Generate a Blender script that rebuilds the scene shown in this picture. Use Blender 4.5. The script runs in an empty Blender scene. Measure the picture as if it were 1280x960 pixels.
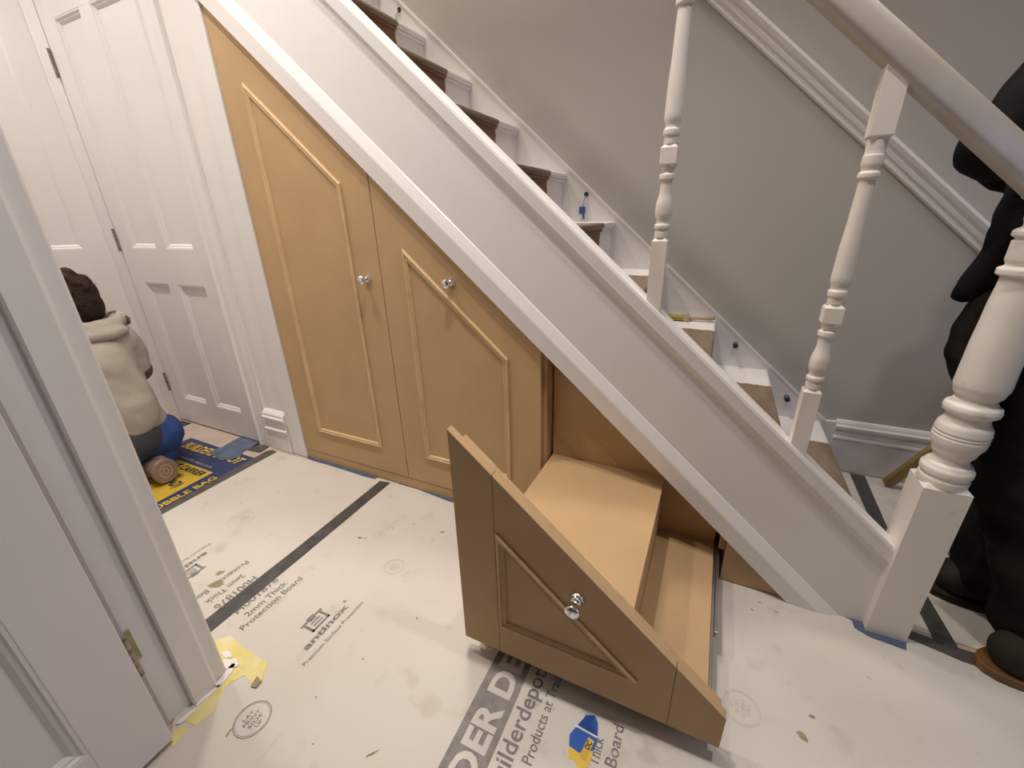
import bpy, bmesh, math, random
from mathutils import Vector, Matrix
random.seed(7)
SC = bpy.context.scene
COL = SC.collection
PI = math.pi

# ------------------------------------------------------------------ camera, world, lights, exposure
cam_d = bpy.data.cameras.new('camera')
cam_d.sensor_fit = 'HORIZONTAL'; cam_d.sensor_width = 36.0; cam_d.lens = 526.05 / 1280 * 36.0
cam_d.clip_start = 0.02
cam = bpy.data.objects.new('camera', cam_d); COL.objects.link(cam)
_r = ((0.90382501, 0.42724918, -0.02363249), (0.14055987, -0.34860465, -0.92667023), (-0.40415749, 0.83422595, -0.37513169))
cam.matrix_world = Matrix(((_r[0][0], -_r[1][0], -_r[2][0], 0.0),
                           (_r[0][1], -_r[1][1], -_r[2][1], -1.2675),
                           (_r[0][2], -_r[1][2], -_r[2][2], 1.17),
                           (0, 0, 0, 1)))
SC.camera = cam

world = bpy.data.worlds.new('world'); SC.world = world; world.use_nodes = True
world.node_tree.nodes['Background'].inputs[0].default_value = (0.8, 0.85, 1.0, 1)
world.node_tree.nodes['Background'].inputs[1].default_value = 0.05

def area_light(name, loc, size, power, col, rot=(0, 0, 0), shape='DISK', size_y=None, spread=None):
    d = bpy.data.lights.new(name, 'AREA'); d.shape = shape; d.size = size; d.energy = power; d.color = col
    if size_y: d.size_y = size_y
    if spread: d.spread = spread
    o = bpy.data.objects.new(name, d); COL.objects.link(o); o.location = loc; o.rotation_euler = rot
    return o

WARM = (1.0, 0.915, 0.84)
for _x, _p in ((-3.3, 7), (-2.45, 7), (-1.5, 10.5), (-0.55, 11.5), (0.42, 8)):   # row of ceiling downlights along the hall
    area_light('hall_downlight', (_x, -0.5, 2.69), 0.08, _p, WARM, spread=math.radians(128))
area_light('room_lamp', (0.6, -2.9, 2.60), 0.5, 1.2, (1.0, 0.9, 0.82))        # lamp of the room behind the camera
area_light('landing_lamp', (-1.2, 0.5, 4.3), 0.4, 55, (1.0, 0.9, 0.8))       # lamp of the upper landing
area_light('front_door_daylight', (2.85, -0.1, 1.5), 0.9, 12, (0.62, 0.72, 1.0), (0, PI / 2, 0), 'RECTANGLE', 1.6)

SC.view_settings.view_transform = 'Standard'; SC.view_settings.look = 'None'
SC.view_settings.gamma = 1.0; SC.view_settings.use_curve_mapping = False
SC.view_settings.exposure = -0.24

# ------------------------------------------------------------------ materials
MATS = {}
def nd(nt, t, **kw):
    n = nt.nodes.new(t)
    for k, v in kw.items(): setattr(n, k, v)
    return n
def mat(name, col, rough=0.5, metal=0.0, col2=None, scale=8.0, detail=4.0, lo=0.35, hi=0.7, bump=0.0, bscale=60.0, coords='Object', stretch=(1, 1, 1), spec=0.5, emit=None):
    m = bpy.data.materials.new(name); m.use_nodes = True; nt = m.node_tree
    b = nt.nodes['Principled BSDF']
    b.inputs['Base Color'].default_value = (*col, 1); b.inputs['Roughness'].default_value = rough
    b.inputs['Metallic'].default_value = metal; b.inputs['Specular IOR Level'].default_value = spec
    tc = nd(nt, 'ShaderNodeTexCoord'); mp = nd(nt, 'ShaderNodeMapping'); mp.inputs['Scale'].default_value = stretch
    nt.links.new(tc.outputs[coords], mp.inputs['Vector'])
    if col2:
        n = nd(nt, 'ShaderNodeTexNoise'); n.inputs['Scale'].default_value = scale; n.inputs['Detail'].default_value = detail
        r = nd(nt, 'ShaderNodeMapRange'); r.inputs[1].default_value = lo; r.inputs[2].default_value = hi
        mx = nd(nt, 'ShaderNodeMix', data_type='RGBA')
        mx.inputs[6].default_value = (*col, 1); mx.inputs[7].default_value = (*col2, 1)
        nt.links.new(mp.outputs[0], n.inputs['Vector']); nt.links.new(n.outputs['Fac'], r.inputs[0])
        nt.links.new(r.outputs[0], mx.inputs[0]); nt.links.new(mx.outputs[2], b.inputs['Base Color'])
    if bump:
        n2 = nd(nt, 'ShaderNodeTexNoise'); n2.inputs['Scale'].default_value = bscale; n2.inputs['Detail'].default_value = 3
        bp = nd(nt, 'ShaderNodeBump'); bp.inputs['Strength'].default_value = bump; bp.inputs['Distance'].default_value = 0.01
        nt.links.new(mp.outputs[0], n2.inputs['Vector']); nt.links.new(n2.outputs['Fac'], bp.inputs['Height'])
        nt.links.new(bp.outputs[0], b.inputs['Normal'])
    MATS[name] = m
    return m

mat('white_gloss', (0.80, 0.775, 0.76), 0.32, bump=0.02, bscale=25)
mat('white_satin', (0.78, 0.755, 0.74), 0.42, col2=(0.75, 0.725, 0.71), scale=3, bump=0.02, bscale=30)
mat('white_wall', (0.78, 0.75, 0.73), 0.7, col2=(0.75, 0.72, 0.70), scale=2, bump=0.03, bscale=120)
mat('greige_wall', (0.49, 0.465, 0.43), 0.75, col2=(0.47, 0.445, 0.41), scale=1.5, bump=0.03, bscale=150)
mat('room_wall', (0.25, 0.235, 0.22), 0.75)
mat('ceiling_paint', (0.8, 0.78, 0.76), 0.8)
mat('mdf', (0.51, 0.34, 0.178), 0.62, col2=(0.475, 0.312, 0.160), scale=5, bump=0.02, bscale=200)
mat('mdf_edge', (0.52, 0.36, 0.20), 0.7, col2=(0.46, 0.30, 0.155), scale=30)
mat('pine_strip', (0.66, 0.47, 0.26), 0.5, col2=(0.58, 0.39, 0.20), scale=14, stretch=(1, 1, 1))
mat('chrome', (0.82, 0.82, 0.84), 0.06, 1.0)
mat('steel', (0.42, 0.42, 0.43), 0.35, 1.0)
mat('hinge_metal', (0.36, 0.31, 0.26), 0.4, 0.8, col2=(0.2, 0.16, 0.12), scale=60)
mat('brass_leaf', (0.33, 0.27, 0.13), 0.5, 0.3, col2=(0.42, 0.36, 0.22), scale=40)
mat('seal_grey', (0.40, 0.37, 0.37), 0.6)
mat('sub_floor', (0.56, 0.45, 0.375), 0.8, col2=(0.48, 0.37, 0.30), scale=6)
mat('primed_wood', (0.76, 0.72, 0.67), 0.55, col2=(0.68, 0.60, 0.52), scale=9, lo=0.5, hi=0.75, stretch=(1, 1, 0.4))
mat('newel_wood', (0.76, 0.72, 0.67), 0.55, col2=(0.45, 0.35, 0.26), scale=11, detail=7, lo=0.655, hi=0.74)
mat('primed_rail', (0.66, 0.60, 0.53), 0.5, col2=(0.56, 0.47, 0.38), scale=7, lo=0.45, hi=0.75)
mat('black_tape', (0.045, 0.044, 0.045), 0.5, col2=(0.085, 0.08, 0.078), scale=25)
mat('dark_tape', (0.10, 0.095, 0.085), 0.6, col2=(0.07, 0.065, 0.06), scale=20)
mat('blue_tape', (0.06, 0.085, 0.165), 0.6, col2=(0.10, 0.125, 0.19), scale=30)
mat('dust_blue', (0.13, 0.165, 0.22), 0.8, col2=(0.075, 0.105, 0.19), scale=18)
mat('yellow_tape', (0.72, 0.60, 0.16), 0.55, col2=(0.78, 0.72, 0.42), scale=16)
mat('plaster', (0.80, 0.78, 0.73), 0.8, bump=0.3, bscale=60)
mat('bag_blue', (0.02, 0.035, 0.125), 0.5, bump=0.2, bscale=25, col2=(0.035, 0.05, 0.14), scale=10)
mat('bag_yellow', (0.68, 0.47, 0.05), 0.45, bump=0.2, bscale=25, col2=(0.60, 0.40, 0.05), scale=10)
mat('print_grey', (0.16, 0.15, 0.145), 0.7, col2=(0.27, 0.25, 0.24), scale=40)
mat('print_soft', (0.42, 0.38, 0.34), 0.7)
mat('print_black', (0.02, 0.02, 0.02), 0.7)
mat('print_pale', (0.55, 0.51, 0.47), 0.7)
mat('stain', (0.36, 0.26, 0.13), 0.7, col2=(0.24, 0.16, 0.08), scale=60)
mat('stain_olive', (0.26, 0.23, 0.12), 0.7, col2=(0.36, 0.31, 0.18), scale=50)
mat('sticker_blue', (0.015, 0.09, 0.42), 0.4)
mat('sticker_yellow', (0.75, 0.52, 0.06), 0.45)
mat('hair', (0.014, 0.007, 0.005), 0.7, spec=0.2, col2=(0.032, 0.016, 0.010), scale=30, bump=0.6, bscale=60)
mat('skin', (0.55, 0.28, 0.21), 0.5)
mat('hoodie', (0.40, 0.365, 0.31), 0.9, col2=(0.36, 0.33, 0.28), scale=8, bump=0.15, bscale=40)
mat('pattern_dark', (0.10, 0.085, 0.075), 0.9, col2=(0.6, 0.57, 0.52), scale=30, lo=0.5, hi=0.6)
mat('brown_patch', (0.09, 0.075, 0.06), 0.9)
mat('trouser_blue', (0.022, 0.065, 0.24), 0.8, col2=(0.015, 0.04, 0.16), scale=8, bump=0.4, bscale=12)
mat('dark_shirt', (0.05, 0.05, 0.055), 0.9)
mat('boot_sole', (0.30, 0.22, 0.17), 0.8, col2=(0.22, 0.16, 0.12), scale=20)
mat('boot_sole_ring', (0.42, 0.31, 0.24), 0.8)
mat('dark_cloth', (0.006, 0.0055, 0.007), 0.9, spec=0.12, col2=(0.014, 0.012, 0.012), scale=7, bump=0.5, bscale=8)
mat('dark_trousers', (0.009, 0.008, 0.007), 0.9, spec=0.12, col2=(0.022, 0.020, 0.014), scale=6, lo=0.45, hi=0.8, bump=0.6, bscale=7)
mat('paint_fleck', (0.10, 0.11, 0.05), 0.7)
mat('boot_leather', (0.022, 0.017, 0.013), 0.7, spec=0.15, col2=(0.04, 0.032, 0.025), scale=14)
mat('boot_orange', (0.20, 0.095, 0.03), 0.6, col2=(0.06, 0.035, 0.02), scale=12)
mat('stick_wood', (0.38, 0.25, 0.08), 0.55, col2=(0.20, 0.12, 0.045), scale=14, stretch=(1, 1, 0.25))
mat('stick_grey', (0.16, 0.16, 0.17), 0.6)
mat('brush_bristle', (0.42, 0.31, 0.06), 0.8, col2=(0.25, 0.18, 0.05), scale=40, stretch=(0.2, 1, 1))
mat('brush_handle', (0.50, 0.39, 0.27), 0.5, col2=(0.38, 0.28, 0.18), scale=12)
mat('ferrule', (0.50, 0.42, 0.28), 0.4, 0.6)
mat('black_plastic', (0.012, 0.012, 0.014), 0.5)
mat('navy_plastic', (0.02, 0.035, 0.07), 0.35)
mat('cable_blue', (0.03, 0.10, 0.28), 0.5)
mat('cable_grey', (0.22, 0.21, 0.2), 0.6)

def board_material():
    m = mat('board', (0.72, 0.665, 0.60), 0.5)
    nt = m.node_tree; b = nt.nodes['Principled BSDF']
    tc = nd(nt, 'ShaderNodeTexCoord')
    def noise(sc, det, lo, hi, st=(1, 1, 1), rz=0.0):
        mp = nd(nt, 'ShaderNodeMapping'); mp.inputs['Scale'].default_value = st; mp.inputs['Rotation'].default_value = (0, 0, rz)
        n = nd(nt, 'ShaderNodeTexNoise'); n.inputs['Scale'].default_value = sc; n.inputs['Detail'].default_value = det
        r = nd(nt, 'ShaderNodeMapRange'); r.inputs[1].default_value = lo; r.inputs[2].default_value = hi
        nt.links.new(tc.outputs['Object'], mp.inputs[0]); nt.links.new(mp.outputs[0], n.inputs['Vector']); nt.links.new(n.outputs['Fac'], r.inputs[0])
        return r.outputs[0]
    prev = None
    base = (0.62, 0.585, 0.53, 1)
    for fac, c in ((noise(3.0, 3, 0.45, 0.8), (0.58, 0.535, 0.475, 1)), (noise(9, 6, 0.60, 0.78), (0.50, 0.44, 0.365, 1)),
                   (noise(38, 4, 0.69, 0.78), (0.44, 0.36, 0.27, 1)), (noise(16, 5, 0.70, 0.76, (1, 0.12, 1), 0.9), (0.52, 0.46, 0.40, 1))):
        mx = nd(nt, 'ShaderNodeMix', data_type='RGBA')
        if prev is None: mx.inputs[6].default_value = base
        else: nt.links.new(prev, mx.inputs[6])
        mx.inputs[7].default_value = c; nt.links.new(fac, mx.inputs[0]); prev = mx.outputs[2]
    nt.links.new(prev, b.inputs['Base Color'])
    return m
board_material()

def step_material(name, wood, wood2, paint=(0.78, 0.755, 0.74), edge=0.715):
    # painted white on the wall side of the step, bare wood elsewhere, brushed boundary
    m = mat(name, wood, 0.6)
    nt = m.node_tree; b = nt.nodes['Principled BSDF']
    tc = nd(nt, 'ShaderNodeTexCoord'); sep = nd(nt, 'ShaderNodeSeparateXYZ')
    n = nd(nt, 'ShaderNodeTexNoise'); n.inputs['Scale'].default_value = 35; n.inputs['Detail'].default_value = 5
    n2 = nd(nt, 'ShaderNodeTexNoise'); n2.inputs['Scale'].default_value = 9; n2.inputs['Detail'].default_value = 6
    mp = nd(nt, 'ShaderNodeMapping'); mp.inputs['Scale'].default_value = (4, 0.5, 4)
    nt.links.new(tc.outputs['Object'], sep.inputs[0]); nt.links.new(tc.outputs['Object'], n.inputs['Vector'])
    nt.links.new(tc.outputs['Object'], mp.inputs[0]); nt.links.new(mp.outputs[0], n2.inputs['Vector'])
    ad = nd(nt, 'ShaderNodeMath', operation='MULTIPLY_ADD'); ad.inputs[1].default_value = 0.03
    nt.links.new(n.outputs['Fac'], ad.inputs[0]); nt.links.new(sep.outputs['Y'], ad.inputs[2])
    r = nd(nt, 'ShaderNodeMapRange'); r.inputs[1].default_value = edge + 0.010; r.inputs[2].default_value = edge + 0.020
    nt.links.new(ad.outputs[0], r.inputs[0])
    r2 = nd(nt, 'ShaderNodeMapRange'); r2.inputs[1].default_value = 0.35; r2.inputs[2].default_value = 0.7
    nt.links.new(n2.outputs['Fac'], r2.inputs[0])
    w = nd(nt, 'ShaderNodeMix', data_type='RGBA'); w.inputs[6].default_value = (*wood, 1); w.inputs[7].default_value = (*wood2, 1)
    nt.links.new(r2.outputs[0], w.inputs[0])
    mx = nd(nt, 'ShaderNodeMix', data_type='RGBA'); mx.inputs[7].default_value = (*paint, 1)
    nt.links.new(w.outputs[2], mx.inputs[6]); nt.links.new(r.outputs[0], mx.inputs[0]); nt.links.new(mx.outputs[2], b.inputs['Base Color'])
    return m
step_material('tread_mat', (0.255, 0.188, 0.132), (0.175, 0.125, 0.086))
step_material('riser_mat', (0.23, 0.115, 0.06), (0.18, 0.09, 0.048))

# ------------------------------------------------------------------ helpers
def tag(o, label=None, cat=None, group=None, kind=None):
    if label: o['label'] = label
    if cat: o['category'] = cat
    if group: o['group'] = group
    if kind: o['kind'] = kind
    return o
def empty(name, loc=(0, 0, 0), rz=0.0, **kw):
    o = bpy.data.objects.new(name, None); COL.objects.link(o); o.location = loc; o.rotation_euler = (0, 0, rz)
    o.empty_display_size = 0.1
    return tag(o, **kw)
def mesh(name, verts, faces, m, parent=None, smooth=False, bevel=0.0, seg=2, recalc=True):
    me = bpy.data.meshes.new(name); me.from_pydata([tuple(v) for v in verts], [], faces)
    if recalc:
        bm = bmesh.new(); bm.from_mesh(me); bmesh.ops.recalc_face_normals(bm, faces=bm.faces); bm.to_mesh(me); bm.free()
    me.materials.append(MATS[m])
    if smooth:
        for p in me.polygons: p.use_smooth = True
    o = bpy.data.objects.new(name, me); COL.objects.link(o)
    if parent: o.parent = parent
    if bevel:
        b = o.modifiers.new('bevel', 'BEVEL'); b.width = bevel; b.segments = seg; b.limit_method = 'ANGLE'; b.angle_limit = 0.6
    return o
class MB:
    def __init__(s): s.v = []; s.f = []
    def add(s, v, f):
        k = len(s.v); s.v += [tuple(p) for p in v]; s.f += [[i + k for i in q] for q in f]; return s
    def box(s, x0, x1, y0, y1, z0, z1):
        return s.add([(x0, y0, z0), (x1, y0, z0), (x1, y1, z0), (x0, y1, z0), (x0, y0, z1), (x1, y0, z1), (x1, y1, z1), (x0, y1, z1)],
                     [(0, 3, 2, 1), (4, 5, 6, 7), (0, 1, 5, 4), (1, 2, 6, 5), (2, 3, 7, 6), (3, 0, 4, 7)])
    def prism(s, poly, a, b, f):
        n = len(poly); v = [f(p, a) for p in poly] + [f(p, b) for p in poly]
        fc = [tuple(range(n)), tuple(range(2 * n - 1, n - 1, -1))] + [(i, (i + 1) % n, n + (i + 1) % n, n + i) for i in range(n)]
        return s.add(v, fc)
    def xz(s, poly, y0, y1): return s.prism(poly, y0, y1, lambda p, t: (p[0], t, p[1]))
    def xy(s, poly, z0, z1): return s.prism(poly, z0, z1, lambda p, t: (p[0], p[1], t))
    def lathe(s, prof, n=32, c=(0, 0)):
        v = []; f = []
        for r, z in prof:
            for i in range(n):
                a = 2 * PI * i / n; v.append((c[0] + r * math.cos(a), c[1] + r * math.sin(a), z))
        for j in range(len(prof) - 1):
            for i in range(n): f.append((j * n + i, j * n + (i + 1) % n, (j + 1) * n + (i + 1) % n, (j + 1) * n + i))
        f.append(tuple(range(n - 1, -1, -1))); f.append(tuple((len(prof) - 1) * n + i for i in range(n)))
        return s.add(v, f)
    def tube(s, pts, r, n=10):
        pts = [Vector(p) for p in pts]; rs = r if isinstance(r, (list, tuple)) else [r] * len(pts)
        v = []; f = []
        up = Vector((0.13, 0.27, 0.95))
        for j, p in enumerate(pts):
            t = (pts[min(j + 1, len(pts) - 1)] - pts[max(j - 1, 0)]).normalized()
            a = t.cross(up)
            if a.length < 1e-4: a = t.cross(Vector((1, 0, 0)))
            a.normalize(); b = t.cross(a)
            for i in range(n):
                w = 2 * PI * i / n; v.append(p + (a * math.cos(w) + b * math.sin(w)) * rs[j])
        for j in range(len(pts) - 1):
            for i in range(n): f.append((j * n + i, j * n + (i + 1) % n, (j + 1) * n + (i + 1) % n, (j + 1) * n + i))
        f.append(tuple(range(n - 1, -1, -1))); f.append(tuple((len(pts) - 1) * n + i for i in range(n)))
        return s.add(v, f)
    def build(s, name, m, parent=None, **kw): return mesh(name, s.v, s.f, m, parent, **kw)
def box(name, x0, x1, y0, y1, z0, z1, m, parent=None, bevel=0.0, **kw):
    return MB().box(x0, x1, y0, y1, z0, z1).build(name, m, parent, bevel=bevel, **kw)
def struct(o): o['kind'] = 'structure'; return o

def inset(poly, d):
    n = len(poly); ar = sum(poly[i][0] * poly[(i + 1) % n][1] - poly[(i + 1) % n][0] * poly[i][1] for i in range(n))
    sg = 1 if ar > 0 else -1; out = []
    for i in range(n):
        p0, p1, p2 = (Vector(poly[(i - 1) % n]), Vector(poly[i]), Vector(poly[(i + 1) % n]))
        e1 = (p1 - p0).normalized(); e2 = (p2 - p1).normalized()
        n1 = Vector((-e1.y, e1.x)) * sg; n2 = Vector((-e2.y, e2.x)) * sg
        k = (n1 + n2); k = k / (k.length_squared / 2)
        out.append(p1 + k * d)
    return out
BEAD = [(0.0, 0.0), (0.0, 0.006), (0.003, 0.009), (0.0075, 0.010), (0.0105, 0.006), (0.0125, 0.006), (0.016, 0.008), (0.0195, 0.005), (0.0215, 0.0)]
def moulding(poly, y, m, parent, prof=BEAD, name='moulding', scale=1.0):
    # one mitred strip for each side of the outline, standing proud of the plane y towards -y
    rings = [inset(poly, d * scale) for d, h in prof]; n = len(poly)
    for i in range(n):
        j = (i + 1) % n; v = []; k = len(prof)
        for q, (d, h) in enumerate(prof):
            v.append((rings[q][i].x, y - h * scale, rings[q][i].y))
        for q, (d, h) in enumerate(prof):
            v.append((rings[q][j].x, y - h * scale, rings[q][j].y))
        f = [(q, q + 1, k + q + 1, k + q) for q in range(k - 1)] + [(0, k, 2 * k - 1, k - 1), tuple(range(k)), tuple(range(2 * k - 1, k - 1, -1))]
        mesh(name, v, f, m, parent)

SN, CS = math.sin(math.atan(0.8816)), math.cos(math.atan(0.8816))      # pitch of the stairs
def zs(n, x): return (n - x * SN) / CS                                  # height of the line at offset n above the pitch line
def sweep(prof, xa, xb, name, m, parent=None, **kw):
    # profile of (offset, y) swept along the pitch, with plumb cut ends
    k = len(prof)
    v = [(xa, y, zs(n, xa)) for n, y in prof] + [(xb, y, zs(n, xb)) for n, y in prof]
    f = [(q, (q + 1) % k, k + (q + 1) % k, k + q) for q in range(k)] + [tuple(range(k)), tuple(range(2 * k - 1, k - 1, -1))]
    return mesh(name, v, f, m, parent, **kw)

def text(body, m, parent, x, y, length, height, rz, z, name='printed_text', bold=0.0, shear=0.0, align='LEFT'):
    # flat printed lettering lying at height z, baseline starting at x, y
    c = bpy.data.curves.new(name, 'FONT'); c.body = body; c.size = 1.0; c.offset = bold; c.shear = shear; c.resolution_u = 3
    t = bpy.data.objects.new('tmp', c); COL.objects.link(t)
    dg = bpy.context.evaluated_depsgraph_get(); me = bpy.data.meshes.new_from_object(t.evaluated_get(dg))
    COL.objects.unlink(t); bpy.data.objects.remove(t)
    xs = [v.co.x for v in me.vertices]; x0, x1 = min(xs), max(xs)
    sx = length / (x1 - x0); sy = height / 0.69
    for v in me.vertices: v.co = Vector(((v.co.x - x0) * sx, v.co.y * sy, 0))
    me.name = name; me.materials.clear(); me.materials.append(MATS[m])
    o = bpy.data.objects.new(name, me); COL.objects.link(o); o.parent = parent
    o.location = (x, y, z); o.rotation_euler = (0, 0, rz)
    return o
def flat(name, poly, z0, z1, m, parent=None):
    return MB().xy(poly, z0, z1).build(name, m, parent)
def blotch(name, cx, cy, rx, ry, z, m, parent, rot=0.0, n=14, jag=0.3, th=0.0006):
    pts = []
    for i in range(n):
        a = 2 * PI * i / n; k = 1 + random.uniform(-jag, jag)
        px, py = rx * k * math.cos(a), ry * k * math.sin(a)
        pts.append((cx + px * math.cos(rot) - py * math.sin(rot), cy + px * math.sin(rot) + py * math.cos(rot)))
    return flat(name, pts, z, z + th, m, parent)
def ring2d(cx, cy, r, w, n=28, sq=1.0, rot=0.0, rev=False):
    v = []; f = []
    for i in range(n):
        a = 2 * PI * i / n
        for rr in (r, r - w):
            px, py = rr * math.cos(a), rr * sq * math.sin(a)
            v.append((cx + px * math.cos(rot) - py * math.sin(rot), cy + px * math.sin(rot) + py * math.cos(rot), 0))
    for i in range(n):
        j = (i + 1) % n; f.append((2 * i, 2 * j, 2 * j + 1, 2 * i + 1))
    return v, f

# ------------------------------------------------------------------ the setting
FZ = 0.0                                  # top of the protection boards; the bare floor lies just below
struct(box('floor', -4.2, 3.0, -3.6, 0.96, -0.06, -0.003, 'sub_floor'))
struct(box('wall_back', -4.2, 3.0, 0.95, 1.05, -0.06, 4.5, 'greige_wall'))
struct(box('wall_left', -4.3, -4.2, -3.6, 1.05, -0.06, 4.5, 'white_wall'))
struct(box('wall_right', 3.0, 3.1, -3.6, 1.05, -0.06, 4.5, 'white_wall'))
struct(box('wall_rear', -4.2, 3.0, -3.7, -3.6, -0.06, 4.5, 'room_wall'))
struct(box('ceiling', -4.2, 3.0, -3.6, -0.0, 2.72, 2.82, 'ceiling_paint'))
struct(MB().box(-4.2, 3.0, -0.0, 0.95, 4.5, 4.6).build('ceiling', 'ceiling_paint'))
struct(box('wall_upper', -4.2, 3.0, -0.1, 0.0, 2.82, 4.5, 'white_wall'))

# hall wall in the plane of the stairs, left of the cupboard: wall pieces, doors and architraves
struct(box('wall_hall', -2.10, -1.826, 0.012, 0.10, 0, 2.72, 'white_wall'))
struct(MB().box(-4.2, -3.13, 0.012, 0.10, 0, 2.72).box(-3.13, -2.10, 0.012, 0.10, 2.14, 2.72).build('wall_hall', 'white_wall'))
# scribed liner board beside the cupboard
struct(box('trim_1', -1.925, -1.826, -0.008, 0.012, 0, 2.72, 'white_satin', bevel=0.002))
# skirting on the wall piece
bs = [(0.012, 0), (-0.014, 0), (-0.014, 0.118), (-0.022, 0.122), (-0.022, 0.130), (-0.012, 0.138), (-0.012, 0.178), (-0.024, 0.186), (-0.026, 0.200), (-0.016, 0.206), (-0.018, 0.216), (-0.012, 0.224), (0.002, 0.234), (0.012, 0.234)]
struct(MB().prism(bs, -2.095, -1.93, lambda p, t: (t, p[0], p[1])).build('baseboard_left', 'white_satin'))
# architraves round the panelled door
arch = [(0, 0.012), (0, -0.020), (0.012, -0.024), (0.022, -0.014), (0.055, -0.010), (0.075, -0.004), (0.09, -0.004), (0.09, 0.012)]
struct(MB().prism([(-2.185 + a, b) for a, b in arch], 0, 2.14, lambda p, t: (p[0], p[1], t)).build('trim_2', 'white_satin'))
struct(MB().prism([(-3.165 + 0.194 * a / 0.09, b) for a, b in arch], 0, 2.14, lambda p, t: (p[0], p[1], t)).build('trim_3', 'white_satin'))

def panel_door(name, w, h, loc, rz, rows, stile=0.115, mid=0.085, th=0.04, label=None, hinge_side=None):
    root = empty(name, loc, rz); root['kind'] = 'structure'
    if label: root['label'] = label
    M = 'white_satin'
    box('stile', 0, stile, 0, th, 0.006, h, M, root, 0.0015)
    box('stile', w - stile, w, 0, th, 0.006, h, M, root, 0.0015)
    zs_ = [0.006] + [z for r in rows for z in r] + [h]
    for i in range(0, len(zs_), 2):
        box('rail', stile, w - stile, 0, th, zs_[i], zs_[i + 1], M, root, 0.001)
    c = w / 2
    for (a, b) in rows:
        box('muntin', c - mid / 2, c + mid / 2, 0, th, a, b, M, root, 0.001)
        for (p, q) in ((stile, c - mid / 2), (c + mid / 2, w - stile)):
            pn = box('panel', p, q, 0.016, th - 0.01, a, b, M, root)
            moulding([(p, a), (q, a), (q, b), (p, b)], 0.016, M, pn, prof=[(0, 0), (0, 0.015), (0.006, 0.0145), (0.010, 0.009), (0.016, 0.008), (0.024, 0.001), (0.024, 0)])
    return root
def hinge(parent, x, y, z0, z1, m='hinge_metal', r=0.006):
    h = MB().lathe([(r, z0), (r, z1)], 12, (x, y)).build('hinge', m, parent, smooth=False)
    for q in range(1, 5):
        zz = z0 + (z1 - z0) * q / 5
        MB().lathe([(r * 1.06, zz - 0.0012), (r * 1.06, zz + 0.0012)], 12, (x, y)).build('hinge_joint', 'seal_grey', h)
    return h
d1 = panel_door('door_1', 0.775, 2.13, (-2.965, -0.002, 0.0), 0, [(0.165, 0.868), (1.045, 2.03)], stile=0.112, label='white four panel hall door beside the tall brown cupboard')
for z0 in (0.205, 1.03, 1.82): hinge(d1, -0.004, -0.008, z0, z0 + 0.115)
d2 = panel_door('door_2', 0.76, 2.13, (-3.64, -0.52, 0.0), math.atan2(0.667, 0.745), [(0.165, 0.868), (1.045, 2.03)], stile=0.112, label='white panelled door standing ajar behind the kneeling worker')

# doorway in the front left corner: wall, lining, door leaf
struct(box('wall_front', -4.2, -1.10, -1.05, -0.925, 0, 2.72, 'white_wall'))
struct(MB().box(-1.10, -1.089, -1.053, -0.935, 0, 2.2).build('trim_4', 'white_satin', bevel=0.001))
struct(MB().xy([(-1.10, -0.998), (-1.075, -0.998), (-1.071, -0.994), (-1.071, -0.945), (-1.076, -0.938), (-1.10, -0.936)], 0, 2.2).build('trim_5', 'white_satin'))
struct(MB().xy([(-1.19, -0.905), (-1.088, -0.905), (-1.083, -0.910), (-1.083, -0.938), (-1.19, -0.938)], 0, 2.2).build('trim_6', 'white_satin'))
d3 = panel_door('door_3', 0.76, 2.03, (-1.03, -1.827, 0.008), PI / 2, [(0.15, 0.84), (1.02, 1.92)], stile=0.115, label='blue grey shaded white door leaf open at the left edge')
box('door_seal', 0.7605, 0.7725, 0.028, 0.034, 0.02, 2.02, 'seal_grey', d3)
hg = hinge(d3, 0.7665, 0.020, 0.215, 0.325, 'hinge_metal', 0.0062)
hg['label'] = 'brass hinge with olive paint smear'
box('hinge_leaf', 0.7735, 0.789, 0.0562, 0.0578, 0.225, 0.315, 'brass_leaf', hg)

# far wall: skirting and dado rail
sk = [(0.95, 0), (0.930, 0), (0.930, 0.158), (0.924, 0.163), (0.924, 0.172), (0.932, 0.178), (0.932, 0.205), (0.922, 0.214), (0.920, 0.228), (0.930, 0.236), (0.932, 0.243), (0.938, 0.252), (0.95, 0.254)]
struct(MB().prism(sk, 0.595, 3.0, lambda p, t: (t, p[0], p[1])).build('baseboard_back', 'white_gloss'))
dado = [(1.317, 0.95), (1.317, 0.941), (1.322, 0.934), (1.329, 0.934), (1.332, 0.940), (1.337, 0.940), (1.343, 0.930), (1.350, 0.928), (1.354, 0.936), (1.360, 0.937), (1.368, 0.924), (1.380, 0.918), (1.390, 0.922), (1.393, 0.93), (1.393, 0.95)]
struct(sweep(dado, -2.6, 1.55, 'trim_7', 'white_gloss'))

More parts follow.
